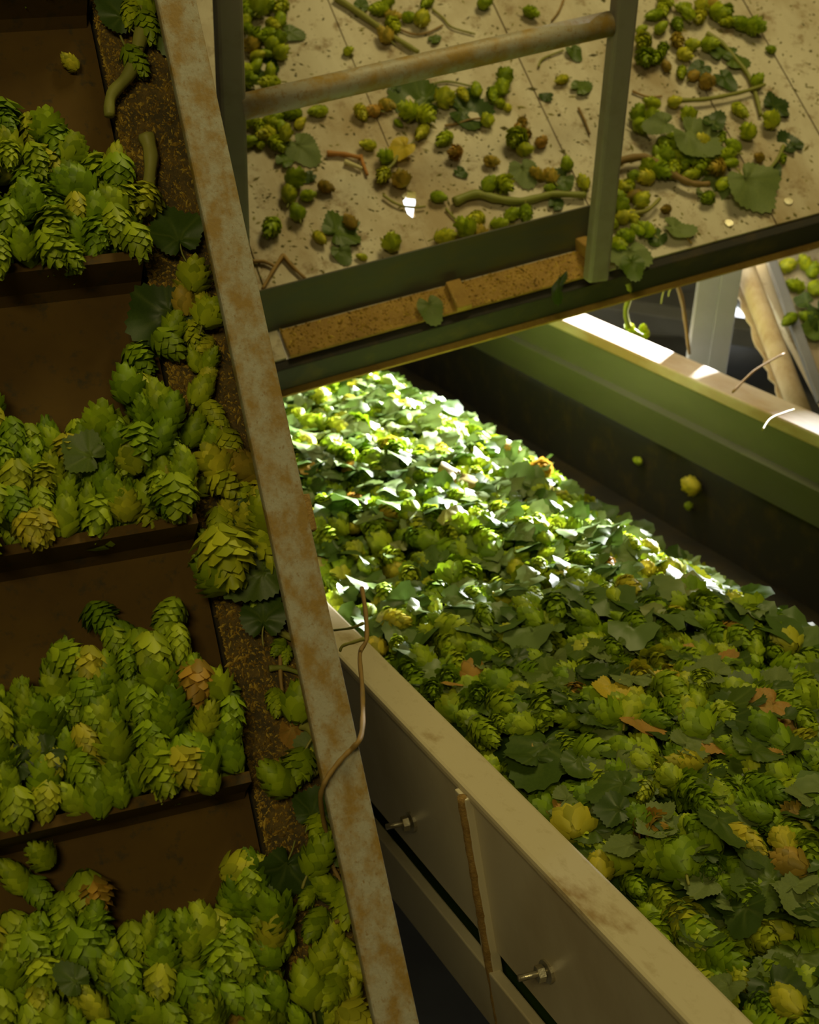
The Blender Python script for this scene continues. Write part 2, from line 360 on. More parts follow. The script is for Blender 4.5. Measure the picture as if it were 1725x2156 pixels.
part('weld_lug', MB().box(a.x - .002, a.x + .018, POFF + .008, .002, a.z - .012, a.z + .012), 'dustwood', GROOT, .003)
a = onframe(530, 655, 0); part('weld_lug', MB().box(a.x - .03, a.x - .004, POFF + .008, .002, a.z - .012, a.z + .012), 'post', GROOT, .003)

# ------------------------------------------------------------------ things behind the gap
D2 = frame(P(1650, 700, 2.62), dk_x, dk_y, dk_z)
e1 = on(D2, 1600, 560); e2 = on(D2, 1722, 845)
R2 = thing('lower_plywood_panel', 'second sloping plywood panel beyond the trough rim', 'panel', D2)
def seam2(px, py): p = on(D2, px, py); return p.x - QX * p.y
sA = seam2(1652, 690); yl, yh = on(D2, 1700, 1010).y, on(D2, 1640, 536).y
part('sheet', MB().prism([(sA + QX * yl, yl), (sA + .55 + QX * yl, yl), (sA + .55 + QX * yh, yh), (sA + QX * yh, yh)], -.018, 0), 'ply', R2)
part('cross_rail', MB().prism([(sA + QX * yh + .060, yh - .005), (sA + .55 + QX * yh, yh - .005), (sA + .55 + QX * yh, yh + .05), (sA + QX * yh + .060, yh + .05)], -.02, .05), 'dark', R2)
qd = _q
def along(px0, py0, px1, py1, off=0):                 # two points on the lower panel's plane
    z = dk_z; return hit(px0, py0, D2.translation + z * off, z), hit(px1, py1, D2.translation + z * off, z)
a, b2 = along(1552, 520, 1690, 880, .026); mb = MB(); ax = (b2 - a)
pts = [a + ax * t for t in (0, .25, .5, .75, 1.0)]
mb.tube([p - a for p in pts], .019, 18); o = link('cardboard_tube', mb.mesh('cardboard_tube', True), 'kraft'); o.location = a
tag(o, 'tan cardboard tube leaning beside the lower plywood panel', 'tube')
a, b2 = along(1610, 520, 1730, 850, .01); mb = MB(); d = (b2 - a); sx = d.cross(dk_z).normalized()
vs = []
for k in (Vector((0, 0, 0)), d):
    for u, v in ((-.010, 0), (.010, 0), (.010, .012), (-.010, .012)): vs.append(k + sx * u + dk_z * v)
mb.add(vs, [(3,2,1,0),(4,5,6,7),(0,1,5,4),(1,2,6,5),(2,3,7,6),(3,0,4,7)]); o = link('edge_bar', mb.mesh('edge_bar'), 'beamgrey', bevel=.002); o.location = a
tag(o, 'pale grey flat bar along the lower panel edge', 'bar')
a, b2 = along(1530, 545, 1662, 880, .0); d = b2 - a; sx = d.cross(dk_z).normalized(); mb = MB(); vs = []; fs = []; N = 26
for i in range(N):
    k = d * (i / (N - 1)); wd = .006 + .005 * math.sin(i * 2.1) * math.sin(i * .7) + .004 * random.random()
    for u, v in ((-wd, 0), (.018, 0), (.018, .004), (-wd, .004)): vs.append(k + sx * u * -1 + dk_z * v)
for i in range(N - 1):
    for j in range(4): fs.append((4*i+j, 4*i+(j+1)%4, 4*i+4+(j+1)%4, 4*i+4+j))
fs += [(0, 1, 2, 3), (4*N-1, 4*N-2, 4*N-3, 4*N-4)]
o = link('cardboard_strip', mb.add(vs, fs).mesh('cardboard_strip'), 'kraft'); o.location = a
tag(o, 'torn cardboard strip with ragged edge next to the tube', 'cardboard')
# support post behind the far rim: angle iron
PS = thing('support_post', 'grey steel post standing behind the far trough rim', 'post', Matrix.Translation(P(1466, 790, 2.72)))
part('web', MB().box(-.022, .016, -.012, .012, -.55, .30), 'beamgrey', PS, .001)
part('flange', MB().box(.016, .052, -.018, -.010, -.55, .30), 'beamgrey', PS, .001)
for (p, q, z, r, nm, lb) in (((1000, 612), (1800, 735), 4.4, .05, 'cross_beam', 'blurred grey cross beam behind the support post'), ((1000, 520), (1800, 600), 4.9, .09, 'ceiling_duct', 'pale grey duct far behind the support post')):
    a, b2 = P(*p, z), P(*q, z * 1.03); mb = MB(); d = b2 - a; sy = d.cross(UP).normalized(); vs = []
    for k in (Vector((0, 0, 0)), d):
        for u, v in ((-r, -r * .6), (r, -r * .6), (r, r * .6), (-r, r * .6)): vs.append(k + sy * u + UP * v)
    mb.add(vs, [(3,2,1,0),(4,5,6,7),(0,1,5,4),(1,2,6,5),(2,3,7,6),(3,0,4,7)]); o = link(nm, mb.mesh(nm), 'beamgrey', bevel=.004); o.location = a; tag(o, lb, 'beam')

# ------------------------------------------------------------------ hop cones
def hop_arrays(seed, rows=9, per=6, fat=.36, loose=.1):
    r = random.Random(seed); V = []; Fc = []
    def R(x): 
        x = min(max(x, 0), 1); return (fat - .05) * (math.sin(math.pi * min(1, .08 + x * .92)) ** .62) * (1 - .28 * x)
    k = 0                                             # core
    for i in range(5):
        x = .02 + .92 * i / 4
        for j in range(6): a = j * math.pi / 3; V.append((x - .5, .86 * R(x) * math.cos(a), .86 * R(x) * math.sin(a)))
    for i in range(4):
        for j in range(6): Fc.append((i*6+j, i*6+(j+1)%6, i*6+6+(j+1)%6, i*6+6+j))
    Fc += [tuple(range(6))[::-1], tuple(range(24, 30))]
    for i in range(rows):
        xs = -.02 + .80 * i / (rows - 1); m = per if i < rows - 2 else per - 2
        for j in range(m):
            th = 2 * math.pi * (j + .5 * (i % 2)) / m + r.uniform(-.12, .12); ln = r.uniform(.27, .36); dw = math.pi / m * r.uniform(.95, 1.2)
            fl = loose * r.uniform(.3, 1.3) * fat * 2
            def s(x, t, off): rad = R(x) + off; return (x - .5, rad * math.cos(t), rad * math.sin(t))
            b = len(V)
            V += [s(xs, th - dw * .55, -.01), s(xs, th + dw * .55, -.01), s(xs + ln * .5, th - dw, .004 + fl * .25), s(xs + ln * .46, th, .05 + fl * .7), s(xs + ln * .5, th + dw, .004 + fl * .25),
                  s(xs + ln * .8, th - dw * .45, .045 + fl * 1.1), s(xs + ln * .8, th + dw * .45, .045 + fl * 1.1), s(min(xs + ln, 1.08), th, .05 + fl * 1.5)]
            Fc += [(b, b+1, b+3), (b, b+3, b+2), (b+1, b+4, b+3), (b+2, b+3, b+5), (b+3, b+4, b+6), (b+3, b+6, b+5), (b+5, b+6, b+7)]
    return V, Fc
def hop_mesh(name, seed, material, **k):
    V, Fc = hop_arrays(seed, **k); m = bpy.data.meshes.new(name); m.from_pydata(V, [], Fc); m.polygons.foreach_set('use_smooth', [True] * len(m.polygons)); m.materials.append(M[material]); return m
SHAPES = [dict(fat=.36), dict(fat=.42, rows=8), dict(fat=.30, rows=10, loose=.16), dict(fat=.40, loose=.18), dict(fat=.33, loose=.06)]
HOPS = {}
for kind, mt in (('green', 'hop'), ('heap', 'hopheap'), ('yellow', 'hopyellow'), ('brown', 'hopbrown')):
    HOPS[kind] = [hop_mesh('hop_cone', 10 + i, mt, **s) for i, s in enumerate(SHAPES)]
STALK = MB().tube(catmull([(-.49, 0, 0), (-.62, .015, .01), (-.80, .05, 0)], 3), [.035] * 6 + [.028], 6).mesh('stem', True); STALK.materials.append(M['stem'])
def basis(axis, normal):
    x = Vector(axis).normalized(); z = Vector(normal); z = (z - x * z.dot(x)).normalized(); return x, z.cross(x), z
def hop(kind, pos, axis, normal, size, label, group, stalk=False, roll=None):
    x, y, z = basis(axis, normal); a = random.uniform(0, 6.28) if roll is None else roll
    y2 = y * math.cos(a) + z * math.sin(a); z2 = x.cross(y2)
    o = bpy.data.objects.new('hop_cone', random.choice(HOPS[kind])); COL.objects.link(o)
    o.matrix_world = frame(pos, x * size, y2 * size, z2 * size)
    tag(o, label, 'hop cone', group)
    if stalk:
        c = bpy.data.objects.new('stem', STALK); COL.objects.link(c); c.parent = o
    return o
# ------------------------------------------------------------------ leaves
def leaf_arrays(kind, seed, curl=.12, NA=56, NR=4):
    r = random.Random(seed); V = [(0, 0, 0)]; Fc = []; vein = [1.0]; ph = [r.uniform(0, 6) for _ in range(3)]
    lob = {'heart': [0, .9, -.9, 1.8, -1.8], 'lobed': [0, 1.05, -1.05, 2.0, -2.0]}[kind]
    def rad(t):
        if kind == 'heart': q = .55 + .33 * max(0, math.cos(t)) ** 6 + .10 * math.cos(2 * t) * 0 + .06 * math.cos(t)
        else: q = .40 + .55 * max(0, math.cos(t)) ** 5 + .42 * max(0, math.cos(t - 1.1)) ** 7 + .42 * max(0, math.cos(t + 1.1)) ** 7 + .14 * max(0, math.cos(abs(t) - 2.1)) ** 4
        d = abs(abs(t) - math.pi); q *= 1 - .75 * max(0, 1 - d / .45)          # notch at the stalk
        return q
    for i in range(1, NR + 1):
        f = i / NR
        for j in range(NA):
            t = -math.pi + 2 * math.pi * (j + .5) / NA; q = rad(t) * f
            if i == NR: q *= 1 + (.05 if j % 2 else -.04)
            dv = min(abs(t - l) for l in lob) * q * 2 + .02 * f
            vein.append(max(0, 1 - dv / .10))
            z = curl * (.5 * math.sin(q * 3 * math.cos(t) + ph[0]) + .6 * (q * math.sin(t)) ** 2 * 2 - .25 * f * f) + .03 * math.sin(t * 5 + ph[1]) * f - .012 * vein[-1]
            V.append((q * math.cos(t) + .1, q * math.sin(t), z))
    for j in range(NA): Fc.append((0, 1 + j, 1 + (j + 1) % NA))
    for i in range(NR - 1):
        for j in range(NA): a, b = 1 + i * NA + j, 1 + i * NA + (j + 1) % NA; Fc.append((a, a + NA, b + NA, b))
    return V, Fc, vein
LEAVES = {}
def leaf_mesh(kind, mt, seed, curl):
    V, Fc, vein = leaf_arrays(kind, seed, curl); m = bpy.data.meshes.new('hop_leaf'); m.from_pydata(V, [], Fc)
    m.polygons.foreach_set('use_smooth', [True] * len(m.polygons)); a = m.attributes.new('vein', 'FLOAT', 'POINT'); a.data.foreach_set('value', vein); m.materials.append(M[mt]); return m
for tone, mt in (('dark', 'leaf'), ('pale', 'leafpale'), ('yellow', 'leafyellow'), ('orange', 'leaforange')):
    for kind in ('heart', 'lobed'): LEAVES[tone, kind] = [leaf_mesh(kind, mt, 40 + i, (.10, .22, .35)[i]) for i in range(3)]
PET = MB().tube(catmull([(-.02, 0, 0), (-.3, .04, -.01), (-.55, .02, .02)], 3), [.022] * 6 + [.016], 6).mesh('stalk', True); PET.materials.append(M['stem'])
def leaf(tone, kind, pos, heading, normal, size, label, group=None, stalk=False, name='hop_leaf', v=None):
    x, y, z = basis(heading, normal); o = bpy.data.objects.new(name, LEAVES[tone, kind][random.randrange(3) if v is None else v]); COL.objects.link(o)
    o.matrix_world = frame(pos, x * size, y * size, z * size); tag(o, label, 'leaf', group)
    if stalk:
        c = bpy.data.objects.new('stalk', PET); COL.objects.link(c); c.parent = o
    return o
def stem(name, pts, r, mt, label, cat='stem', group=None, taper=.7, seg=7):
    pts = catmull(pts, 6); o0 = pts[0].copy(); n = len(pts)
    o = link(name, MB().tube([p - o0 for p in pts], [r * (1 - (1 - taper) * i / (n - 1)) * (1 + .08 * math.sin(i * 1.3)) for i in range(n)], seg).mesh(name, True), mt); o.location = o0
    return tag(o, label, cat, group)
def rot(v, ax, a): return Matrix.Rotation(a, 3, ax) @ v

# ------------------------------------------------------------------ hops on the deck (crop A: origin 500,0 scale 2.654; crop B: origin 1050,0 scale 2.5556)
A = lambda x, y: (500 + x / 2.654, y / 2.654)
B = lambda x, y: (1050 + x / 2.5556, y / 2.5556)
DECKHOPS = [A(*p) for p in [(185,35),(60,75),(110,60),(240,105),(180,190),(120,215),(195,262),(95,365),(55,385),(60,465),(180,470),(450,620),(130,700),(235,705),(155,770),(215,805),(60,790),(280,650),(345,685),
  (790,55),(870,145),(960,100),(1030,110),(1060,10),(1380,25),(1640,75),(690,632),(950,640),(1050,665),(1030,740),(1155,780),(1155,565),(1260,530),(1335,500),(1430,530),(1485,465),(1395,675),(1575,775),(1600,835),
  (730,815),(825,890),(815,985),(1425,1040),(1465,1045),(1125,1105),(290,1085),(320,1010),(395,1095),(335,1195),(190,1280),(460,1330),(860,1370),(1330,1240),(1270,1290),(1160,1330),(1540,1200),(1605,1200),(1460,1255),(840,10),(60,20),(30,250),(40,130)]] + \
 [B(*p) for p in [(840,80),(880,55),(900,5),(1090,40),(1080,95),(875,150),(960,140),(885,265),(850,315),(785,325),(985,390),(1240,125),(1360,150),(1310,135),(340,430),(25,445),(945,555),(825,560),(745,615),(820,640),(770,690),
  (1020,625),(1300,595),(1390,440),(1460,660),(1335,725),(1110,770),(935,750),(1220,840),(1260,790),(960,850),(1060,920),(870,935),(780,960),(700,990),(640,1010),(650,1110),(720,1185),(785,1240),(620,1190),(1150,1115),(455,985),(365,890),(1200,70),(1000,60),(1040,250),(1000,300),(1010,870),(900,860),(880,800),(820,900),(640,1080)]]
DECKYEL = [A(*p) for p in [(870,95),(825,205),(835,590),(915,1010),(1420,905),(1705,980),(1350,1300),(70,255)]] + [B(*p) for p in [(1150,30),(960,225),(1160,920),(255,945)]]
DECKBRN = [A(*p) for p in [(755,625),(1215,865),(495,1050),(630,1245)]] + [B(*p) for p in [(900,350),(1050,410),(1115,450),(740,1065),(230,765),(120,745)]]
DECKSML = [A(*p) for p in [(620,290),(900,690),(1490,595),(695,1435),(140,800)]] + [B(*p) for p in [(1530,855),(275,1015),(1465,270),(20,570)]]
DECKTNY = [A(1580,705), B(115,680), B(1400,855), B(900,1130)]
def deckhop(kind, px, size, label, group, lift=0):
    r = size * .30; pos = hit(*px, DK.translation + dk_z * (r + lift), dk_z)
    return hop(kind, pos, rot(dk_x, dk_z, random.uniform(0, 6.28)) + dk_z * random.uniform(-.15, .15), dk_z, size, label, group, stalk=random.random() < .3)
for p in DECKHOPS: deckhop('green', p, random.uniform(.025, .035), 'green hop cone in a thick clump on the plywood deck', 'green hop cones on the deck')
for p in DECKYEL: deckhop('yellow', p, random.uniform(.026, .032), 'yellowed hop cone among the green ones on the plywood deck', 'yellowed hop cones on the deck')
for p in DECKBRN: deckhop('brown', p, random.uniform(.024, .030), 'brown withered hop cone on the plywood deck', 'brown hop cones on the deck')
for p in DECKSML: deckhop('green', p, .018, 'tiny underdeveloped green hop cone on the plywood deck', 'tiny hop cones on the deck')
for p in DECKTNY: deckhop('brown', p, .018, 'tiny orange brown hop cone on the plywood deck', 'tiny brown hop cones on the deck')
# extra small ones inside the two thick clusters
for (x0, y0, x1, y1, n) in ((515, 5, 600, 170, 8), (515, 240, 600, 310, 4), (1390, 270, 1540, 395, 12), (1290, 370, 1350, 520, 7), (1345, 10, 1560, 110, 5)):
    for i in range(n): deckhop('green', (random.uniform(x0, x1), random.uniform(y0, y1)), random.uniform(.023, .031), 'green hop cone in a thick clump on the plywood deck', 'green hop cones on the deck', random.uniform(0, .012))
def deckleaf(tone, kind, px, ang, size, label, stalk=False, tilt=.12, lift=.004, group=None, v=None):
    pos = hit(*px, DK.translation + dk_z * (lift + .06 * size), dk_z)
    nrm = (dk_z + dk_x * random.uniform(-tilt, tilt) + dk_y * random.uniform(-tilt, tilt)).normalized()
    return leaf(tone, kind, pos, rot(dk_x, dk_z, math.radians(ang)), nrm, size, label, group, stalk, v=v)
for (p, ang, sz, kd) in [(A(690,40), 60, .024, 'heart'), (A(280,180), -30, .030, 'heart'), (A(180,400), 120, .036, 'lobed'), (A(255,910), 40, .026, 'heart'), (A(1235,950), -60, .018, 'heart'), (A(1090,225), 20, .018, 'heart'), (A(880,500), 80, .020, 'heart'),
     (A(415,980), 200, .018, 'heart'), (B(395,265), -80, .026, 'heart'), (B(275,520), 150, .018, 'heart'), (B(430,480), 20, .030, 'heart'), (B(1200,300), 70, .036, 'lobed'), (B(1100,360), 200, .034, 'heart'), (B(1250,330), -10, .036, 'heart'), (B(1470,580), 10, .036, 'lobed'),
     (B(1480,930), 40, .024, 'heart'), (B(360,945), 200, .032, 'lobed'), (B(870,1262), 210, .026, 'heart'), (B(300,1110), 30, .022, 'heart'), (B(1200,410), -70, .034, 'heart')]:
    deckleaf('dark', kd, p, ang, sz, 'small dark green leaf scrap lying on the plywood deck', group='dark leaf scraps on the deck')
deckleaf('dark', 'lobed', A(1060, 565), 150, .062, 'big dark green lobed leaf under a bright oblong hop on the deck', lift=.004)
deckleaf('dark', 'lobed', A(1240, 605), -20, .055, 'dark green leaf overlapping the big dark lobed leaf on the deck', lift=.006)
deckleaf('pale', 'heart', A(335, 805), -70, .048, 'dull grey green leaf near the left post of the guard frame')
deckleaf('yellow', 'heart', A(940, 815), 200, .036, 'bright yellow leaf with curved stalk on the deck', stalk=True, lift=.012)
deckleaf('pale', 'heart', A(1590, 930), -95, .042, 'pale heart shaped leaf flat on the deck', v=0, tilt=.03)
deckleaf('dark', 'lobed', A(545, 1310), 20, .046, 'dark notched leaf beside a hop behind the toe board'); deckleaf('dark', 'heart', A(570, 1395), -80, .028, 'small dark leaf below the notched leaf')
deckleaf('pale', 'lobed', B(1020, 700), -60, .062, 'big green lobed leaf on top of the thick hop clump', lift=.03, tilt=.2)
deckleaf('pale', 'heart', B(900, 665), 170, .038, 'green leaf tucked in beside the big lobed leaf on the clump', lift=.03)
deckleaf('dark', 'heart', B(1150, 665), 30, .034, 'narrow dark leaf sticking out of the hop clump', lift=.03)
deckleaf('dark', 'heart', B(1590, 785), 100, .036, 'dark grey green leaf at the bare right part of the deck')
deckleaf('pale', 'lobed', B(1325, 960), -75, .066, 'large bright green serrated leaf on the deck', lift=.012, stalk=True); deckleaf('pale', 'heart', B(1190, 985), 200, .046, 'dull green leaf under the large bright serrated leaf')
deckleaf('pale', 'heart', B(935, 1210), -30, .040, 'pointed green leaf near the front edge of the deck', lift=.012, tilt=.25)
deckleaf('pale', 'lobed', B(706, 1340), -110, .046, 'large pale green leaf at the deck edge beside the right post', lift=.01); deckleaf('dark', 'heart', B(715, 1405), -100, .034, 'dark leaf lying on the large pale leaf by the right post', lift=.014)
o = leaf('pale', 'heart', hit(902, 640, DK.translation + dk_z * .012, dk_z), rot(dk_x, dk_z, math.radians(-90)), (dk_z * .6 - dk_y).normalized(), .036, 'pale green leaf hanging over the dusty batten', None, False)
o = leaf('dark', 'heart', P(1183, 590, 2.13), (-UP), (-dk_y + dk_x * .5).normalized(), .038, 'dark leaf hanging off the deck edge by the right post', None, False)
def deckstem(pts, r, mt, label, name='cut_bine', lift=.002):
    return stem(name, [hit(*p, DK.translation + dk_z * (r + lift), dk_z) for p in pts], r, mt, label)
deckstem([A(545,-20), A(700,85), A(850,190), A(1012,292)], .0062, 'stem', 'long thick green bine lying across the top of the deck')
deckstem([A(1212,1128), A(1330,1085), A(1450,1110), A(1580,1125), A(1720,1095), B(300,1045), B(470,1050)], .0078, 'stem', 'thick yellow green bine lying along the toe board')
deckstem([A(500,855), A(600,862), A(692,882)], .0046, 'stemorange', 'orange brown twig on the deck'); deckstem([A(688,870), A(705,920), A(727,978)], .0032, 'stemorange', 'thin orange twig end beside the pale chip')
deckstem([A(600,902), A(645,920), A(697,942)], .0044, 'stempale', 'pale cream wood chip under the orange twig', 'wood_chip')
deckstem([A(815,1090), A(870,1128), A(930,1152), A(1000,1158), A(1052,1152)], .0024, 'stem', 'thin green stem crossing the hole in the deck', lift=.004)
deckstem([A(840,945), A(875,910), A(895,870)], .0030, 'stem', 'curved pale stalk between two hops below the yellow leaf', lift=.01)
for pts in ([A(1090,50), A(1150,100), A(1200,152), A(1330,190)], [A(880,150), A(980,190), A(1060,183), A(1150,140)], [A(1050,482), A(1170,455), A(1310,482)], [A(1160,702), A(1230,690), A(1300,668), A(1375,660)], [A(1165,1165), A(1210,1215), A(1270,1262)], [B(720,490), B(800,520), B(880,518)], [B(430,580), B(460,640), B(492,722)], [B(350,0), B(325,60), B(285,112)], [B(1000,1258), B(1040,1310)], [B(215,360), B(240,315), B(350,270)]):
    deckstem(pts, .0022, random.choice(['stem', 'stembrown']), 'thin curved tendril scrap on the plywood deck')['group'] = 'tendril scraps on the deck'
for pts in ([A(85,1462), A(150,1462), A(215,1492)], [A(255,1425), A(200,1510), A(140,1615)], [A(255,1425), A(310,1490), A(378,1555)]): deckstem(pts, .0035, 'stembrown', 'brown stem in the corner behind the toe board')['group'] = 'brown stems in the corner'
deckstem([B(1120,180), B(1200,230), B(1270,310), B(1345,405), B(1385,510), B(1412,620)], .0048, 'stem', 'curved green bine on the right part of the deck')
deckstem([B(975,540), B(1100,535), B(1220,515), B(1330,490), B(1435,455)], .0042, 'stem', 'straight green bine crossing the curved one', lift=.008)
deckstem([B(630,872), B(720,850), B(800,850), B(900,910), B(990,965), B(1060,990), B(1135,990)], .0070, 'stembrown', 'twisted brown bine below the hop clump', lift=.01)
deckstem([B(660,1145), B(740,1145), B(810,1125), B(870,1068)], .0045, 'stem', 'short curved green stem near the right post', lift=.01)
deckstem([B(1535,785), B(1500,860), B(1445,925)], .0035, 'stem', 'small upright green sprig stem next to the bright serrated leaf', lift=.004)
# crumbs
def scatter(name, mt, n, where, size, label, cat, flat=.5):
    mb = MB(); tint = []
    for i in range(n):
        p, x, y, z = where(); s = size * random.uniform(.4, 1.3) * (1 if random.random() < .9 else 1.8); a = random.uniform(0, 6.28); u = x * math.cos(a) + y * math.sin(a); v = z.cross(u)
        l, wd = s * random.uniform(.8, 2.0), s * random.uniform(.5, .9)
        mb.add([p - u * l, p + v * wd, p + u * l, p - v * wd, p + z * s * flat], [(0, 3, 4), (3, 2, 4), (2, 1, 4), (1, 0, 4)]); tint += [random.random()] * 5
    m = mb.mesh(name); at = m.attributes.new('tint', 'FLOAT', 'POINT'); at.data.foreach_set('value', tint); m.materials.append(M[mt])
    o = bpy.data.objects.new(name, m); COL.objects.link(o); return tag(o, label, cat, kind='stuff')
def deckspot():
    while True:
        px, py = random.uniform(500, 1760), random.uniform(-20, 600)
        l = on(DK, px, py)
        if l.y > .004: return DK @ l, dk_x, dk_y, dk_z
scatter('plant_debris', 'flake', 1500, deckspot, .0026, 'small dark bits of leaf and bract strewn over the plywood deck', 'debris', .4)
def battenspot():
    l = Vector((random.uniform(xl, xr), random.uniform(-.004, .045), .006)); return DK @ l, dk_x, dk_y, dk_z
scatter('yellow_dust', 'crumb', 1500, battenspot, .0016, 'yellow dust crumbs caked on the front batten of the deck', 'dust', .7)
# lower panel hops
for p in (B(1650,1418), B(1692,1455), B(1556,1428), B(1600,1537), B(1566,1720), B(1710,1560), B(1668,1708)):
    pos = hit(*p, D2.translation + dk_z * (.036 if p == B(1566,1720) else .012), dk_z); hop('green', pos, rot(dk_x, dk_z, random.uniform(0, 6.28)), dk_z, .036, 'green hop cone on the second plywood panel past the trough', 'hop cones on the lower panel')
for p, s in ((B(1665, 1628), .026), (B(1722, 1670), .050), (B(1705, 1745), .034)):
    leaf('dark', 'lobed', hit(*p, D2.translation + dk_z * .02, dk_z), rot(dk_x, dk_z, random.uniform(0, 6)), dk_z, s, 'dark green leaf on the second plywood panel past the trough', 'leaves on the lower panel')
# sprigs hanging through the gap
stem('hanging_bine', [P(1322, 594, 2.235), P(1325, 604, 2.25), P(1327, 622, 2.29), P(1318, 655, 2.36), P(1328, 690, 2.44), P(1362, 712, 2.46)], .0055, 'stem', 'yellow green stem hanging below the deck edge')
for p in ((1322, 686), (1330, 692), (1355, 692), (1362, 702)): hop('green', P(*p, 2.44), (0, .3, 1), (1, 0, 0), .016, 'tiny pale bud on the stem hanging below the deck', 'buds on the hanging stem')
stem('dry_sprig', [P(1416, 570, 2.4), P(1436, 630, 2.5), P(1444, 680, 2.58), P(1452, 745, 2.64)], .0045, 'stembrown', 'dry brown sprig leaning on the far rim by the post')
for (a, b2) in (((1418, 580), (1392, 640)), ((1425, 600), (1408, 625)), ((1430, 575), (1460, 560))): stem('curled_tendril', [P(*a, 2.45), P((a[0] + b2[0]) / 2 - 6, (a[1] + b2[1]) / 2, 2.45), P(*b2, 2.45)], .0016, 'stem', 'fine curled tendril of the dry sprig', group='tendrils of the dry sprig')
stem('bent_twig', [P(1543, 826, 2.32), P(1590, 780, 2.36), P(1652, 744, 2.40)], .0022, 'stembrown', 'thin bent twig on the far trough rim')
stem('fine_tendril', [P(1606, 905, 2.08), P(1625, 880, 2.14), P(1672, 862, 2.22)], .0016, 'stem', 'fine yellow tendril hooked over the far trough rim')

# ------------------------------------------------------------------ merged masses
def place_many(arrs, mats, tints, name, mt, label, cat):
    """arrs: list of (V, F) prototypes; mats: list of (index, 4x4); one mesh of them all"""
    Vs, loops, starts, tn = [], [], [], []; base = 0; ls = 0; sizes = []
    protos = []
    for V, Fc in arrs:
        tri = []
        for f in Fc:
            for k in range(1, len(f) - 1): tri.append((f[0], f[k], f[k + 1]))
        protos.append((np.array(V, np.float32), np.array(tri, np.int32)))
    for (i, m4), t in zip(mats, tints):
        V, T = protos[i]; m = np.array(m4, np.float32); Vs.append(V @ m[:3, :3].T + m[:3, 3]); loops.append(T + base); base += len(V); tn.append(np.full(len(V), t, np.float32))
    Vs = np.concatenate(Vs); T = np.concatenate(loops)
    me = bpy.data.meshes.new(name); me.vertices.add(len(Vs)); me.vertices.foreach_set('co', Vs.ravel()); me.loops.add(T.size); me.loops.foreach_set('vertex_index', T.ravel())
    me.polygons.add(len(T)); me.polygons.foreach_set('loop_start', np.arange(0, T.size, 3, dtype=np.int32)); me.polygons.foreach_set('use_smooth', np.ones(len(T), bool)); me.update(calc_edges=True)
    a = me.attributes.new('tint', 'FLOAT', 'POINT'); a.data.foreach_set('value', np.concatenate(tn)); me.materials.append(M[mt])
    o = bpy.data.objects.new(name, me); COL.objects.link(o); return tag(o, label, cat, kind='stuff')
HA = [hop_arrays(10 + i, **s) for i, s in enumerate(SHAPES)]
LA = [leaf_arrays(k, 70 + i, .3, 28, 3)[:2] for i, k in enumerate(('heart', 'lobed', 'heart', 'lobed'))]
def inview(p, mg=60):
    v = p - EYE; z = v.dot(F_)
    if z < .1: return None
    x, y = CX + FPX * v.dot(R_) / z, CY + FPX * v.dot(D_) / z
    return z if -mg < x < 1725 + mg and -mg < y < 2156 + mg else None

# ------------------------------------------------------------------ loads of hops on the elevator cleats
ORD = ['topmost', 'second', 'third', 'fourth', 'lowest']
for ci, cyv in enumerate(CLEATS):
    bm_, bt_, lm_, lt_ = [], [], [], []
    for lay in (0, 1, 2):
        ny, nx = 8, 16
        for j in range(ny):
            for i in range(nx):
                x = -.41 + .356 * (i + .5 + random.uniform(-.45, .45)) / nx; y = cyv + .000 + .168 * (j + .5 + random.uniform(-.45, .45)) / ny
                f = max(0, (y - cyv) / .165); top = .050 * max(0, 1 - f) ** .6 * (1 + .25 * math.sin(x * 40 + ci * 2))
                if f > .45 and random.random() < (f - .4) * 1.5: continue
                if f > .6 and math.sin(x * 31 + ci * 3) > .1: continue
                hh = .010 + (top - .004) * (.25, .6, 1.0)[lay]
                if lay and hh < .018: continue
                if y < cyv + .006 and hh < .045: continue
                sz = random.uniform(.028, .040); X, Y, Z = basis(rot(el_y, el_z, random.gauss(0, .30)) * random.choice((1, -1)) + el_z * random.uniform(-.3, .3), el_z)
                a = random.uniform(0, 6.28); Y2 = Y * math.cos(a) + Z * math.sin(a); Z2 = X.cross(Y2)
                pos = EL @ Vector((x, y, BZ + hh)); bm_.append((random.randrange(5), frame(pos, X * sz, Y2 * sz, Z2 * sz))); bt_.append(random.uniform(.1, .92) if random.random() < .985 else .97)
    place_many(HA, bm_, bt_, 'hop_load', 'hopstuff', 'load of yellow green hops riding on the %s cleat of the elevator belt' % ORD[ci], 'hops')
    for k in range(3):
        pos = EL @ Vector((random.uniform(-.33, -.07), cyv + random.uniform(.03, .12), BZ + .050))
        leaf('dark', random.choice(['heart', 'lobed']), pos, rot(el_y, el_z, random.gauss(0, .8)), (el_z + el_x * random.uniform(-.6, .6)).normalized(), random.uniform(.020, .030), 'dark leaf mixed into the hops on the %s elevator cleat' % ORD[ci], 'leaves in the elevator loads')
for (px, py, sz, lb) in ((148, 125, .020, 'small single hop cone stuck on the bare belt above the top load'), (86, 1800, .026, 'round single hop cone on the dark belt just under the third cleat'), (30, 1845, .036, 'loose hop cone on bare belt left of the oblong one'), (520, 1825, .038, 'oblong hop cone lying crosswise on the bare belt near the ledge'), (440, 1215, .040, 'fat hop cone on the bare belt edge below the second cleat'), (450, 1152, .034, 'hop cone tucked under the second cleat end'), (575, 1640, .036, 'hop cone hanging at the end of the third cleat')):
    pos = EL @ on(EL, px, py, BZ + .012); hop('green', pos, el_x if sz == .038 else rot(el_y, el_z, .6), el_z, sz, lb, None)

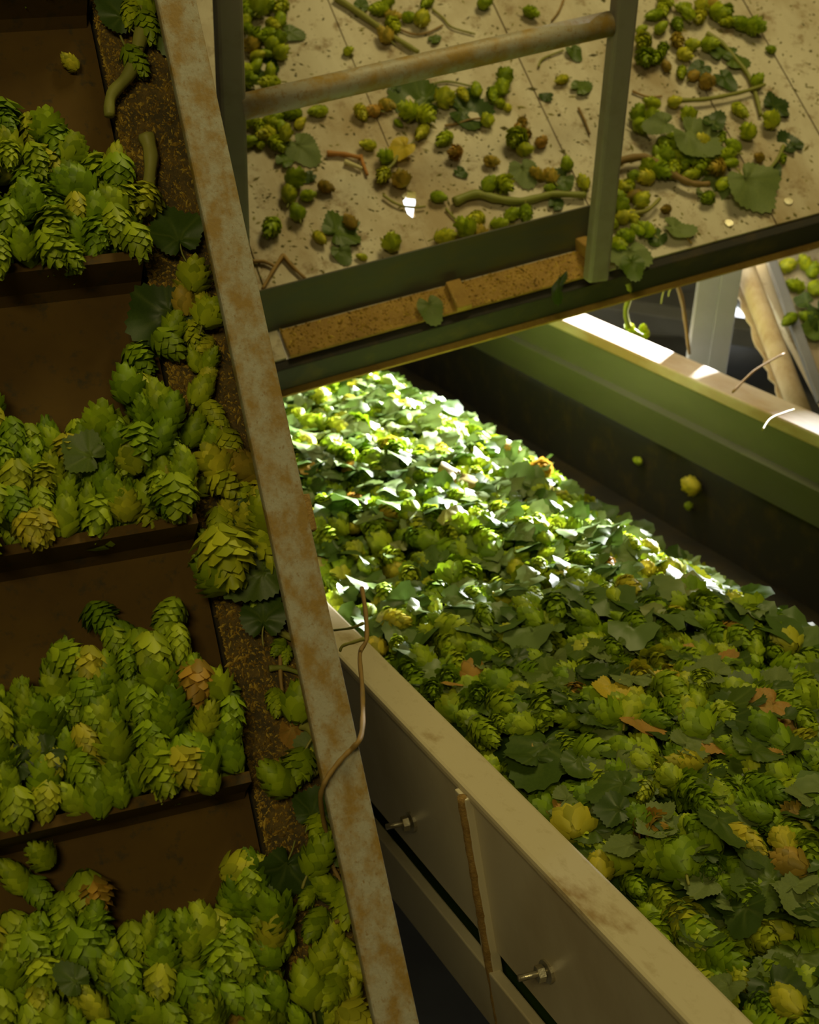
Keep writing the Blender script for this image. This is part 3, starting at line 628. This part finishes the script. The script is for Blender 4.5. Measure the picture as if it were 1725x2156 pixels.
# ------------------------------------------------------------------ hops caught on the ledge (crops C: 200,700 x2.654, D: 450,1250 x2.38)
Cc = lambda x, y: (200 + x / 2.654, 700 + y / 2.654)
Dd = lambda x, y: (450 + x / 2.38, 1250 + y / 2.38)
LEDGE = [(258,428,.036),(303,428,.034),(405,585,.034),(425,632,.026),(437,662,.032),(360,705,.034),(430,730,.022)] + [(*Cc(x, y), s) for x, y, s in [(420,30,.034),(550,20,.030),(640,155,.026),(560,150,.026),(630,240,.024),(600,310,.038),(665,460,.034),(555,540,.036),(650,600,.028),(750,655,.032),(685,740,.036),(610,850,.026),(715,850,.034),(880,830,.030),(820,905,.034),(905,905,.036),(750,980,.030),(940,1000,.040),(860,1050,.032),(940,1110,.042),(700,1075,.034),(830,1250,.058),(990,1215,.046),(1045,1780,.018),(890,1510,.018)]] + \
  [(*Dd(x, y), s) for x, y, s in [(425,540,.040),(310,545,.026),(420,870,.034),(515,1170,.024),(490,815,.022),(345,290,.018),(525,1300,.042),(580,1480,.038),(650,1540,.042),(470,1520,.024),(510,1660,.032),(595,1710,.034),(545,1810,.034),(670,1820,.032),(610,1900,.030),(720,1870,.034),(465,1965,.042),(580,1980,.032),(690,2010,.034),(690,2120,.036),(600,2080,.03)]] + [(275, 30, .034), (310, 60, .034), (300, 8, .03), (285, 130, .034)]
ledge_objs = []
for i, (px, py, sz) in enumerate(LEDGE):
    sz *= .95; pos = EL @ on(EL, px, py, LZ + sz * .32); ax = rot(el_y, el_z, random.uniform(-.9, .9)) * random.choice((1, -1)) + el_z * random.uniform(-.2, .2)
    ledge_objs.append(hop('green', pos, ax, el_z, sz, 'x', 'hop cones caught on the dusty ledge', stalk=random.random() < .5))
hop('yellow', EL @ on(EL, 385, 628, LZ + .012), el_y, el_z, .034, 'yellowed hop cone in the upper clump on the ledge', None); hop('yellow', EL @ on(EL, *Cc(800, 745), LZ + .015), rot(el_y, el_z, 1), el_z, .042, 'big yellowish hop cone in the middle of the ledge clump', None)
def ledgeleaf(tone, kind, px, py, ang, sz, lb, off=.012, tilt=.3, v=None):
    return leaf(tone, kind, EL @ on(EL, px, py, LZ + off), rot(el_x, el_z, math.radians(ang)), (el_z + el_x * random.uniform(-tilt, tilt) + el_y * random.uniform(-tilt, tilt)).normalized(), sz, lb, None, True, v=v)
LL = [ledgeleaf('dark', 'lobed', 378, 510, 100, .036, 'dark crumpled leaf on the ledge above the upper hop clump'), ledgeleaf('dark', 'lobed', 365, 655, 200, .044, 'green serrated leaf under the upper hop clump on the ledge'),
 ledgeleaf('dark', 'heart', 560, 1200, 195, .042, 'dark veined leaf pointing away from the rusty rail', .022, .1, 0), ledgeleaf('dark', 'heart', 555, 1312, 80, .036, 'dull dark leaf on the ledge below the veined one'),
 ledgeleaf('orange', 'heart', 615, 1530, -70, .026, 'orange brown curled leaf on the ledge'), ledgeleaf('dark', 'lobed', 605, 1815, 240, .034, 'dark leaf hanging over the belt edge from the ledge'), ledgeleaf('dark', 'lobed', 655, 1720, 60, .026, 'small dark leaf scrap by the lone pale bud on the ledge'),
 ledgeleaf('dark', 'heart', 262, 40, 120, .034, 'dark leaf at the top end of the ledge'), ledgeleaf('dark', 'heart', 345, 55, -80, .03, 'leaf hanging beside the rail at the top of the ledge'), ledgeleaf('dark', 'lobed', 700, 1790, 40, .03, 'leaf lying near the foot of the tendril'), ledgeleaf('dark', 'heart', 490, 1080, -30, .028, 'leaf wedged in the middle hop clump'), ledgeleaf('dark', 'heart', 666, 2130, -60, .026, 'leaf at the lowest hop clump of the ledge'), ledgeleaf('pale', 'lobed', 690, 1580, 80, .024, 'pale torn leaf beside the round hop on the ledge'), ledgeleaf('dark', 'lobed', 560, 1900, 150, .024, 'small curled leaf dangling over the belt edge')]
def ledgestem(pts, r, mt, lb, name='cut_bine', off=.006): return stem(name, [EL @ on(EL, *p, LZ + off) for p in pts], r, mt, lb)
ledgestem([(308, 285), (318, 330), (312, 400)], .008, 'stem', 'thick pale green bine stub standing on the ledge', off=.012)
ledgestem([(300, 60), (275, 150), (235, 200), (230, 245)], .007, 'stem', 'curved green bine across the upper ledge', off=.012)
ledgestem([Dd(300, 60), Dd(320, 150), Dd(350, 200), Dd(405, 225)], .0045, 'stem', 'hooked green stem on the ledge below the veined leaf')
ledgestem([Dd(435, 650), Dd(500, 690), Dd(530, 790), Dd(515, 880), Dd(485, 905)], .0050, 'stem', 'arched green stem around the round hop on the ledge', off=.012)
ledgestem([Dd(278, 375), Dd(350, 372), Dd(440, 400)], .0030, 'stem', 'short straight stem lying across the ledge')
ledgestem([Dd(335, 260), Dd(335, 400), Dd(345, 500)], .0022, 'stembrown', 'thin dark stem along the ledge')
# crumbs on the ledge: denser along its outer edge
def ledgespot():
    f = random.random(); x = -.046 + .074 * (f ** 1.8 if random.random() < .7 else f); return EL @ Vector((x, random.uniform(-.5, .62), LZ)), el_x, el_y, el_z
scatter('ledge_dust', 'crumb', 11000, ledgespot, .0013, 'yellow brown dust crumbs covering the elevator ledge', 'dust', .9)
# tendril climbing over the rail
RZ = EL.to_3x3().col[2]
def onrail(px, py, off): return hit(px, py, EL.translation + RZ * off, RZ)
tp = [P(762, 1238, 1.60), P(770, 1290, 1.56), P(772, 1345, 1.52), P(758, 1378, 1.50), P(763, 1450, 1.40), P(764, 1520, 1.24), onrail(758, 1556, .008), onrail(740, 1578, .006), onrail(720, 1598, .005), onrail(696, 1628, .005), onrail(682, 1652, .006), EL @ on(EL, 675, 1680, -.004), EL @ on(EL, 681, 1725, -.03), EL @ on(EL, 690, 1765, LZ + .016), EL @ on(EL, 700, 1820, LZ + .012), EL @ on(EL, 714, 1850, LZ + .012), EL @ on(EL, 728, 1890, LZ + .014), EL @ on(EL, 726, 1930, LZ + .016), EL @ on(EL, 705, 1942, LZ + .016)]
stem('climbing_tendril', tp, .0026, 'stembrown', 'long orange green tendril draped over the rusty rail', 'tendril', taper=.7)
stem('side_tendril', [P(768, 1345, 1.50), P(745, 1352, 1.5), P(722, 1360, 1.5), P(716, 1372, 1.5)], .0022, 'stem', 'short curled side shoot of the draped tendril', 'tendril')
stem('side_tendril', [P(766, 1312, 1.53), P(740, 1322, 1.54), P(702, 1327, 1.58)], .0018, 'stem', 'straight thin side shoot of the draped tendril', 'tendril')

# ------------------------------------------------------------------ heap in the trough
HP = [(.046, -.050), (.16, -.020), (.32, -.005), (.46, -.030), (.60, -.11), (.70, -.20), (.80, -.292)]
def heapz(x, y):
    z = np.interp(x, [p[0] for p in HP], [p[1] for p in HP])
    return z + .014 * math.sin(y * 7 + x * 5) * math.sin(x * 9) + .008 * math.sin(y * 23 + x * 17)
V, Fc = [], []; NXh, NYh = 26, 90
for j in range(NYh):
    for i in range(NXh):
        x = .05 + .76 * i / (NXh - 1); y = U0 + .02 + (U1 - U0 - .04) * j / (NYh - 1); V.append((x, y, heapz(x, y) - .018))
for j in range(NYh - 1):
    for i in range(NXh - 1): a = j * NXh + i; Fc.append((a, a + 1, a + 1 + NXh, a + NXh))
for j in range(NYh):
    for i in range(2): V.append(((.05, .81)[i], U0 + .02 + (U1 - U0 - .04) * j / (NYh - 1), -.30))
k0 = NXh * NYh
for j in range(NYh - 1):
    Fc.append((j * NXh, (j + 1) * NXh, k0 + 2 * (j + 1), k0 + 2 * j)); Fc.append((j * NXh + NXh - 1, k0 + 2 * j + 1, k0 + 2 * (j + 1) + 1, (j + 1) * NXh + NXh - 1))
m = bpy.data.meshes.new('hop_mass'); m.from_pydata(V, [], Fc); a = m.attributes.new('tint', 'FLOAT', 'POINT'); a.data.foreach_set('value', [.1] * len(V)); m.materials.append(M['leafstuff'])
o = bpy.data.objects.new('hop_mass', m); COL.objects.link(o); o.matrix_world = TR; tag(o, 'dense green bulk of hops and leaves filling the trough', 'hops', kind='stuff')
spots = []
nxg, nyg = 27, 92
for lay in (0, 1):
    for j in range(nyg):
        for i in range(nxg):
            if lay == 1 and random.random() < .55: continue
            x = .062 + .74 * (i + .5 + random.uniform(-.45, .45)) / nxg; y = -.72 + 2.72 * (j + .5 + random.uniform(-.45, .45)) / nyg
            if x > .62 and random.random() < (x - .62) * 4: continue
            z = heapz(x, y) + (.004 if lay == 0 else .014) + random.uniform(-.008, .008); pos = TR @ Vector((x, y, z)); d = inview(pos, 560)
            if d: spots.append((d if inview(pos, -10) else d + 5, pos, lay))
spots.sort(key=lambda s: -s[2] * .8 + s[0]); mats, tints = [], []
HN = tr_z
for n_, (d, pos, lay) in enumerate(spots):
    ax = rot(tr_y, tr_z, random.gauss(0, .45)) * random.choice((1, -1)) + tr_z * random.uniform(-.35, .35); sz = random.uniform(.030, .043)
    if n_ < 60: hop('brown' if random.random() < .03 else 'heap', pos, ax, HN, sz, 'fresh green hop cone on top of the heap in the trough', 'hop cones on the trough heap', stalk=random.random() < .25)
    else:
        X, Y, Z = basis(ax, HN); a = random.uniform(0, 6.28); Y2 = Y * math.cos(a) + Z * math.sin(a); Z2 = X.cross(Y2)
        mats.append((random.randrange(5), frame(pos, X * sz, Y2 * sz, Z2 * sz))); tints.append(random.random() if random.random() < .5 else random.uniform(.2, .9))
place_many(HA, mats, tints, 'heaped_hops', 'hopstuff', 'countless green hop cones heaped along the trough', 'hops')
lsp = []
for i in range(1700):
    x = random.uniform(.06, .70); y = random.uniform(-.72, 1.95); pos = TR @ Vector((x, y, heapz(x, y) + random.uniform(.010, .028))); d = inview(pos, 560)
    if d: lsp.append((d if inview(pos, -10) else d + 5, pos))
lsp.sort(key=lambda s: s[0]); mats, tints = [], []
for n_, (d, pos) in enumerate(lsp):
    hd = rot(tr_y, tr_z, random.gauss(0, .8)) * random.choice((1, -1)); nr_ = (tr_z + tr_x * random.uniform(-.55, .35) + tr_y * random.uniform(-.5, .5)).normalized(); sz = random.uniform(.020, .044)
    if n_ < 130:
        tone = random.choices(['dark', 'pale', 'yellow', 'orange'], [.66, .28, .03, .03])[0]
        leaf(tone, random.choice(['heart', 'lobed']), pos, hd, nr_, sz, {'dark': 'dark green leaf lying in the trough heap', 'pale': 'pale underside of a leaf in the trough heap', 'yellow': 'yellow leaf in the trough heap', 'orange': 'orange brown leaf in the trough heap'}[tone], 'leaves in the trough heap')
    else: X, Y, Z = basis(hd, nr_); mats.append((random.randrange(4), frame(pos, X * sz, Y * sz, Z * sz))); tints.append(random.uniform(.1, .97) if random.random() < .5 else random.uniform(.55, .96))
place_many(LA, mats, tints, 'heaped_leaves', 'leafstuff', 'countless green leaves mixed through the hop heap', 'leaves')
def heapat(px, py, dz): return hit(px, py, TR @ Vector((0, 0, dz)), tr_z)
leaf('dark', 'heart', heapat(1150, 1565, -.005), rot(tr_y, tr_z, 2.4), (tr_z + tr_x * -.2).normalized(), .075, 'large dark green leaf near the cream rim on the heap', v=0)
leaf('pale', 'heart', heapat(1300, 1610, .0), rot(tr_y, tr_z, 2.9), (tr_z - tr_x * .5).normalized(), .055, 'pale grey leaf standing up next to the large dark leaf', v=1)
leaf('orange', 'heart', heapat(1215, 1705, -.01), rot(tr_y, tr_z, -1.2), (tr_z - tr_x * .3).normalized(), .044, 'crumpled orange dry leaf beside the cream rim', v=2)
for (px, py, z, sz, lb) in ((1343, 970, -.02, .024, 'lone small hop cone clinging to the dark far wall of the trough'), (1455, 1022, -.06, .044, 'big lone hop cone clinging to the dark far wall of the trough'), (1450, 1065, -.08, .016, 'tiny bud clinging to the dark far wall of the trough')):
    hop('heap', hit(px, py, TR @ Vector((.945 - sz * .3, 0, 0)), tr_x), tr_y, tr_z, sz, lb, None)

# ------------------------------------------------------------------ settle things on what carries them
bpy.context.view_layer.update()
def coords(o):
    n = len(o.data.vertices); c = np.empty(n * 3, np.float32); o.data.vertices.foreach_get('co', c); m = np.array(o.matrix_world, np.float32); return c.reshape(-1, 3) @ m[:3, :3].T + m[:3, 3]
def shift(o, d): o.matrix_world = Matrix.Translation(d) @ o.matrix_world
def settle(o, Fm, down=True, press=.0008, xmax=None):
    z = Fm.to_3x3().col[2]; low = float(((coords(o) - np.array(Fm.translation)) @ np.array(z)).min())
    if low < -press or down: shift(o, z * (-press - low))
    if xmax is not None:
        x = Fm.to_3x3().col[0]; hi = float(((coords(o) - np.array(Fm.translation)) @ np.array(x)).max())
        if hi > xmax: shift(o, x * (xmax - hi))
def spread(objs, Fm, rad, rounds=40, lim=.012):
    Fi = Fm.inverted(); p = np.array([Fi @ o.matrix_world.translation for o in objs]); q = p.copy(); r = np.array([o.matrix_world.to_scale().x * rad for o in objs])
    for _ in range(rounds):
        d = p[:, None] - p[None]; dist = np.linalg.norm(d, axis=2) + np.eye(len(p)); need = r[:, None] + r[None] - dist; np.fill_diagonal(need, 0); need = np.maximum(need, 0)
        d[:, :, 2] = 0; dn = d / (np.linalg.norm(d, axis=2, keepdims=True) + 1e-6); p = p + (dn * need[:, :, None] * .4).sum(1)
        off = p - q; l = np.linalg.norm(off, axis=1, keepdims=True); p = q + off * np.minimum(1, lim / (l + 1e-9))
    for o, a, b in zip(objs, p, q): shift(o, Fm.to_3x3() @ Vector(a - b))
deckh = [o for o in COL.objects if o.get('group', '').endswith('hop cones on the deck')]
LEDF = EL @ Matrix.Translation((0, 0, LZ)); ledall = ledge_objs + [o for o in COL.objects if o.get('label', '').startswith(('yellowed hop cone in the upper clump', 'big yellowish hop cone'))]
spread(deckh, DK, .36); spread(ledall, LEDF, .28, 40, .016)
DKL = DK.inverted()
for o in deckh: settle(o, DK, down=(DKL @ o.matrix_world.translation).z < .34 * o.matrix_world.to_scale().x)
for o in deckh:                                       # keep clear of the toe board
    w_ = coords(o); gi = np.array(GFi, np.float32); l_ = w_ @ gi[:3, :3].T + gi[:3, 3]
    near = l_[:, 2] < ht + .003
    if near.any() and l_[near, 1].min() < .005 and l_[:, 1].mean() > 0: shift(o, dk_y * ((.005 - float(l_[near, 1].min())) / max(.3, dk_y.dot(gy))))
for o in [o for o in COL.objects if o.name.startswith('hop_leaf') and not o.parent]:
    c = o.matrix_world.translation; l = DKL @ c
    if abs(l.z) < .06 and l.y > .05 and -1.2 < l.x < .9: settle(o, DK, down=False, press=.0015)
for o in ledall: settle(o, LEDF, down=False, press=.0015, xmax=.0305 if o.matrix_world.to_scale().x < .05 else -.003)
for o in LL: settle(o, LEDF, down=False, press=.0015, xmax=.0305)
for o in [o for o in COL.objects if o.get('group') in ('hop cones on the lower panel', 'leaves on the lower panel')]: settle(o, D2, down=o.get('category') == 'hop cone' and (D2.inverted() @ o.matrix_world.translation).z < .03)
BELTF = EL @ Matrix.Translation((0, 0, BZ))
for o in [o for o in COL.objects if o.name.startswith('hop_cone') and not o.get('group')]:
    l = BELTF.inverted() @ o.matrix_world.translation
    if abs(l.z) < .04 and l.x < -.062: settle(o, BELTF, xmax=-.047)
    elif abs(l.z) < .05 and l.x < .03: settle(o, LEDF, down=False, press=.001)
bpy.context.view_layer.update()
# ------------------------------------------------------------------ labels that single out the scattered hops
RANK = ['nearest', 'second nearest', 'third nearest', 'fourth nearest', 'fifth nearest', 'sixth nearest', 'seventh nearest', 'eighth nearest', 'ninth nearest', 'tenth nearest', 'eleventh nearest', 'twelfth nearest']
bpy.context.view_layer.update()
def single_out(objs, marks, head):
    prs = []
    for text, pt in marks:
        for k, o in enumerate(sorted(objs, key=lambda o: (o.matrix_world.translation - pt).length)[:12]): prs.append((k, text, o))
    prs.sort(key=lambda t: t[0]); done = set()
    for k, text, o in prs:
        if o.name in done: continue
        done.add(o.name); o['label'] = '%s %s to %s' % (head, RANK[k], text)
    return [o for o in objs if o.name not in done]
dp = lambda p: hit(*p, DK.translation, dk_z)
DM = [('the hole in the deck', dp((862, 430))), ('the bright yellow leaf', dp(A(940, 815))), ('the pale heart shaped leaf', dp(A(1590, 930))), ('the orange twig', dp(A(600, 862))), ('the grey green leaf', dp(A(335, 805))), ('the notched leaf', dp(A(545, 1310))), ('the big dark lobed leaf', dp(A(1060, 565))),
      ('the thick bine end by the toe board', dp(A(1212, 1128))), ('the large bright serrated leaf', dp(B(1325, 960))), ('the large pale leaf', dp(B(690, 1335))), ('the end of the straight bine', dp(B(1435, 455))), ('the lobed leaf on the hop clump', dp(B(1020, 700))), ('the lower end of the thick top bine', dp(A(1012, 292))), ('the upper end of the curved bine', dp(B(1120, 180))), ('the left end of the top tube', dp(A(60, 570))), ('the right end of the top tube', dp(B(590, 110))), ('the screw head in the deck', dp((1535, 471))), ('the left toe board end', dp(A(120, 1450))), ('the end of the twisted brown bine', dp(B(1135, 990))), ('the pointed leaf near the deck edge', dp(B(935, 1210)))]
for grp, head in (('green hop cones on the deck', 'green deck hop cone'), ('yellowed hop cones on the deck', 'yellowed hop cone'), ('brown hop cones on the deck', 'brown withered hop cone'), ('tiny hop cones on the deck', 'tiny green hop cone'), ('tiny brown hop cones on the deck', 'tiny orange brown hop cone')):
    single_out([o for o in COL.objects if o.get('group') == grp], DM, head)
single_out([o for o in COL.objects if o.get('group') == 'dark leaf scraps on the deck'], DM, 'small dark leaf scrap')
single_out([o for o in COL.objects if o.get('group') == 'tendril scraps on the deck'], DM, 'thin tendril scrap')
LM = [(t, o.matrix_world.translation) for t, o in (('the crumpled leaf above the upper clump', LL[0]), ('the serrated leaf under the clump', LL[1]), ('the dark veined leaf', LL[2]), ('the dull dark ledge leaf', LL[3]), ('the orange brown curled leaf', LL[4]), ('the leaf hanging over the belt edge', LL[5]), ('the leaf at the ledge top', LL[7]), ('the leaf near the tendril foot', LL[9]), ('the wedged leaf', LL[10]), ('the leaf at the lowest clump', LL[11]))]
for o in single_out(ledge_objs, LM, 'green ledge hop cone'): o['label'] = 'green hop cone caught on the dusty elevator ledge'
single_out([o for o in COL.objects if o.get('group') == 'brown stems in the corner'], [('the left post foot', dp(A(60, 1480))), ('the toe board corner', dp(A(140, 1640))), ('the notched leaf', dp(A(545, 1310)))], 'brown corner stem')
print('heap', len(spots), 'leaves', len(lsp))
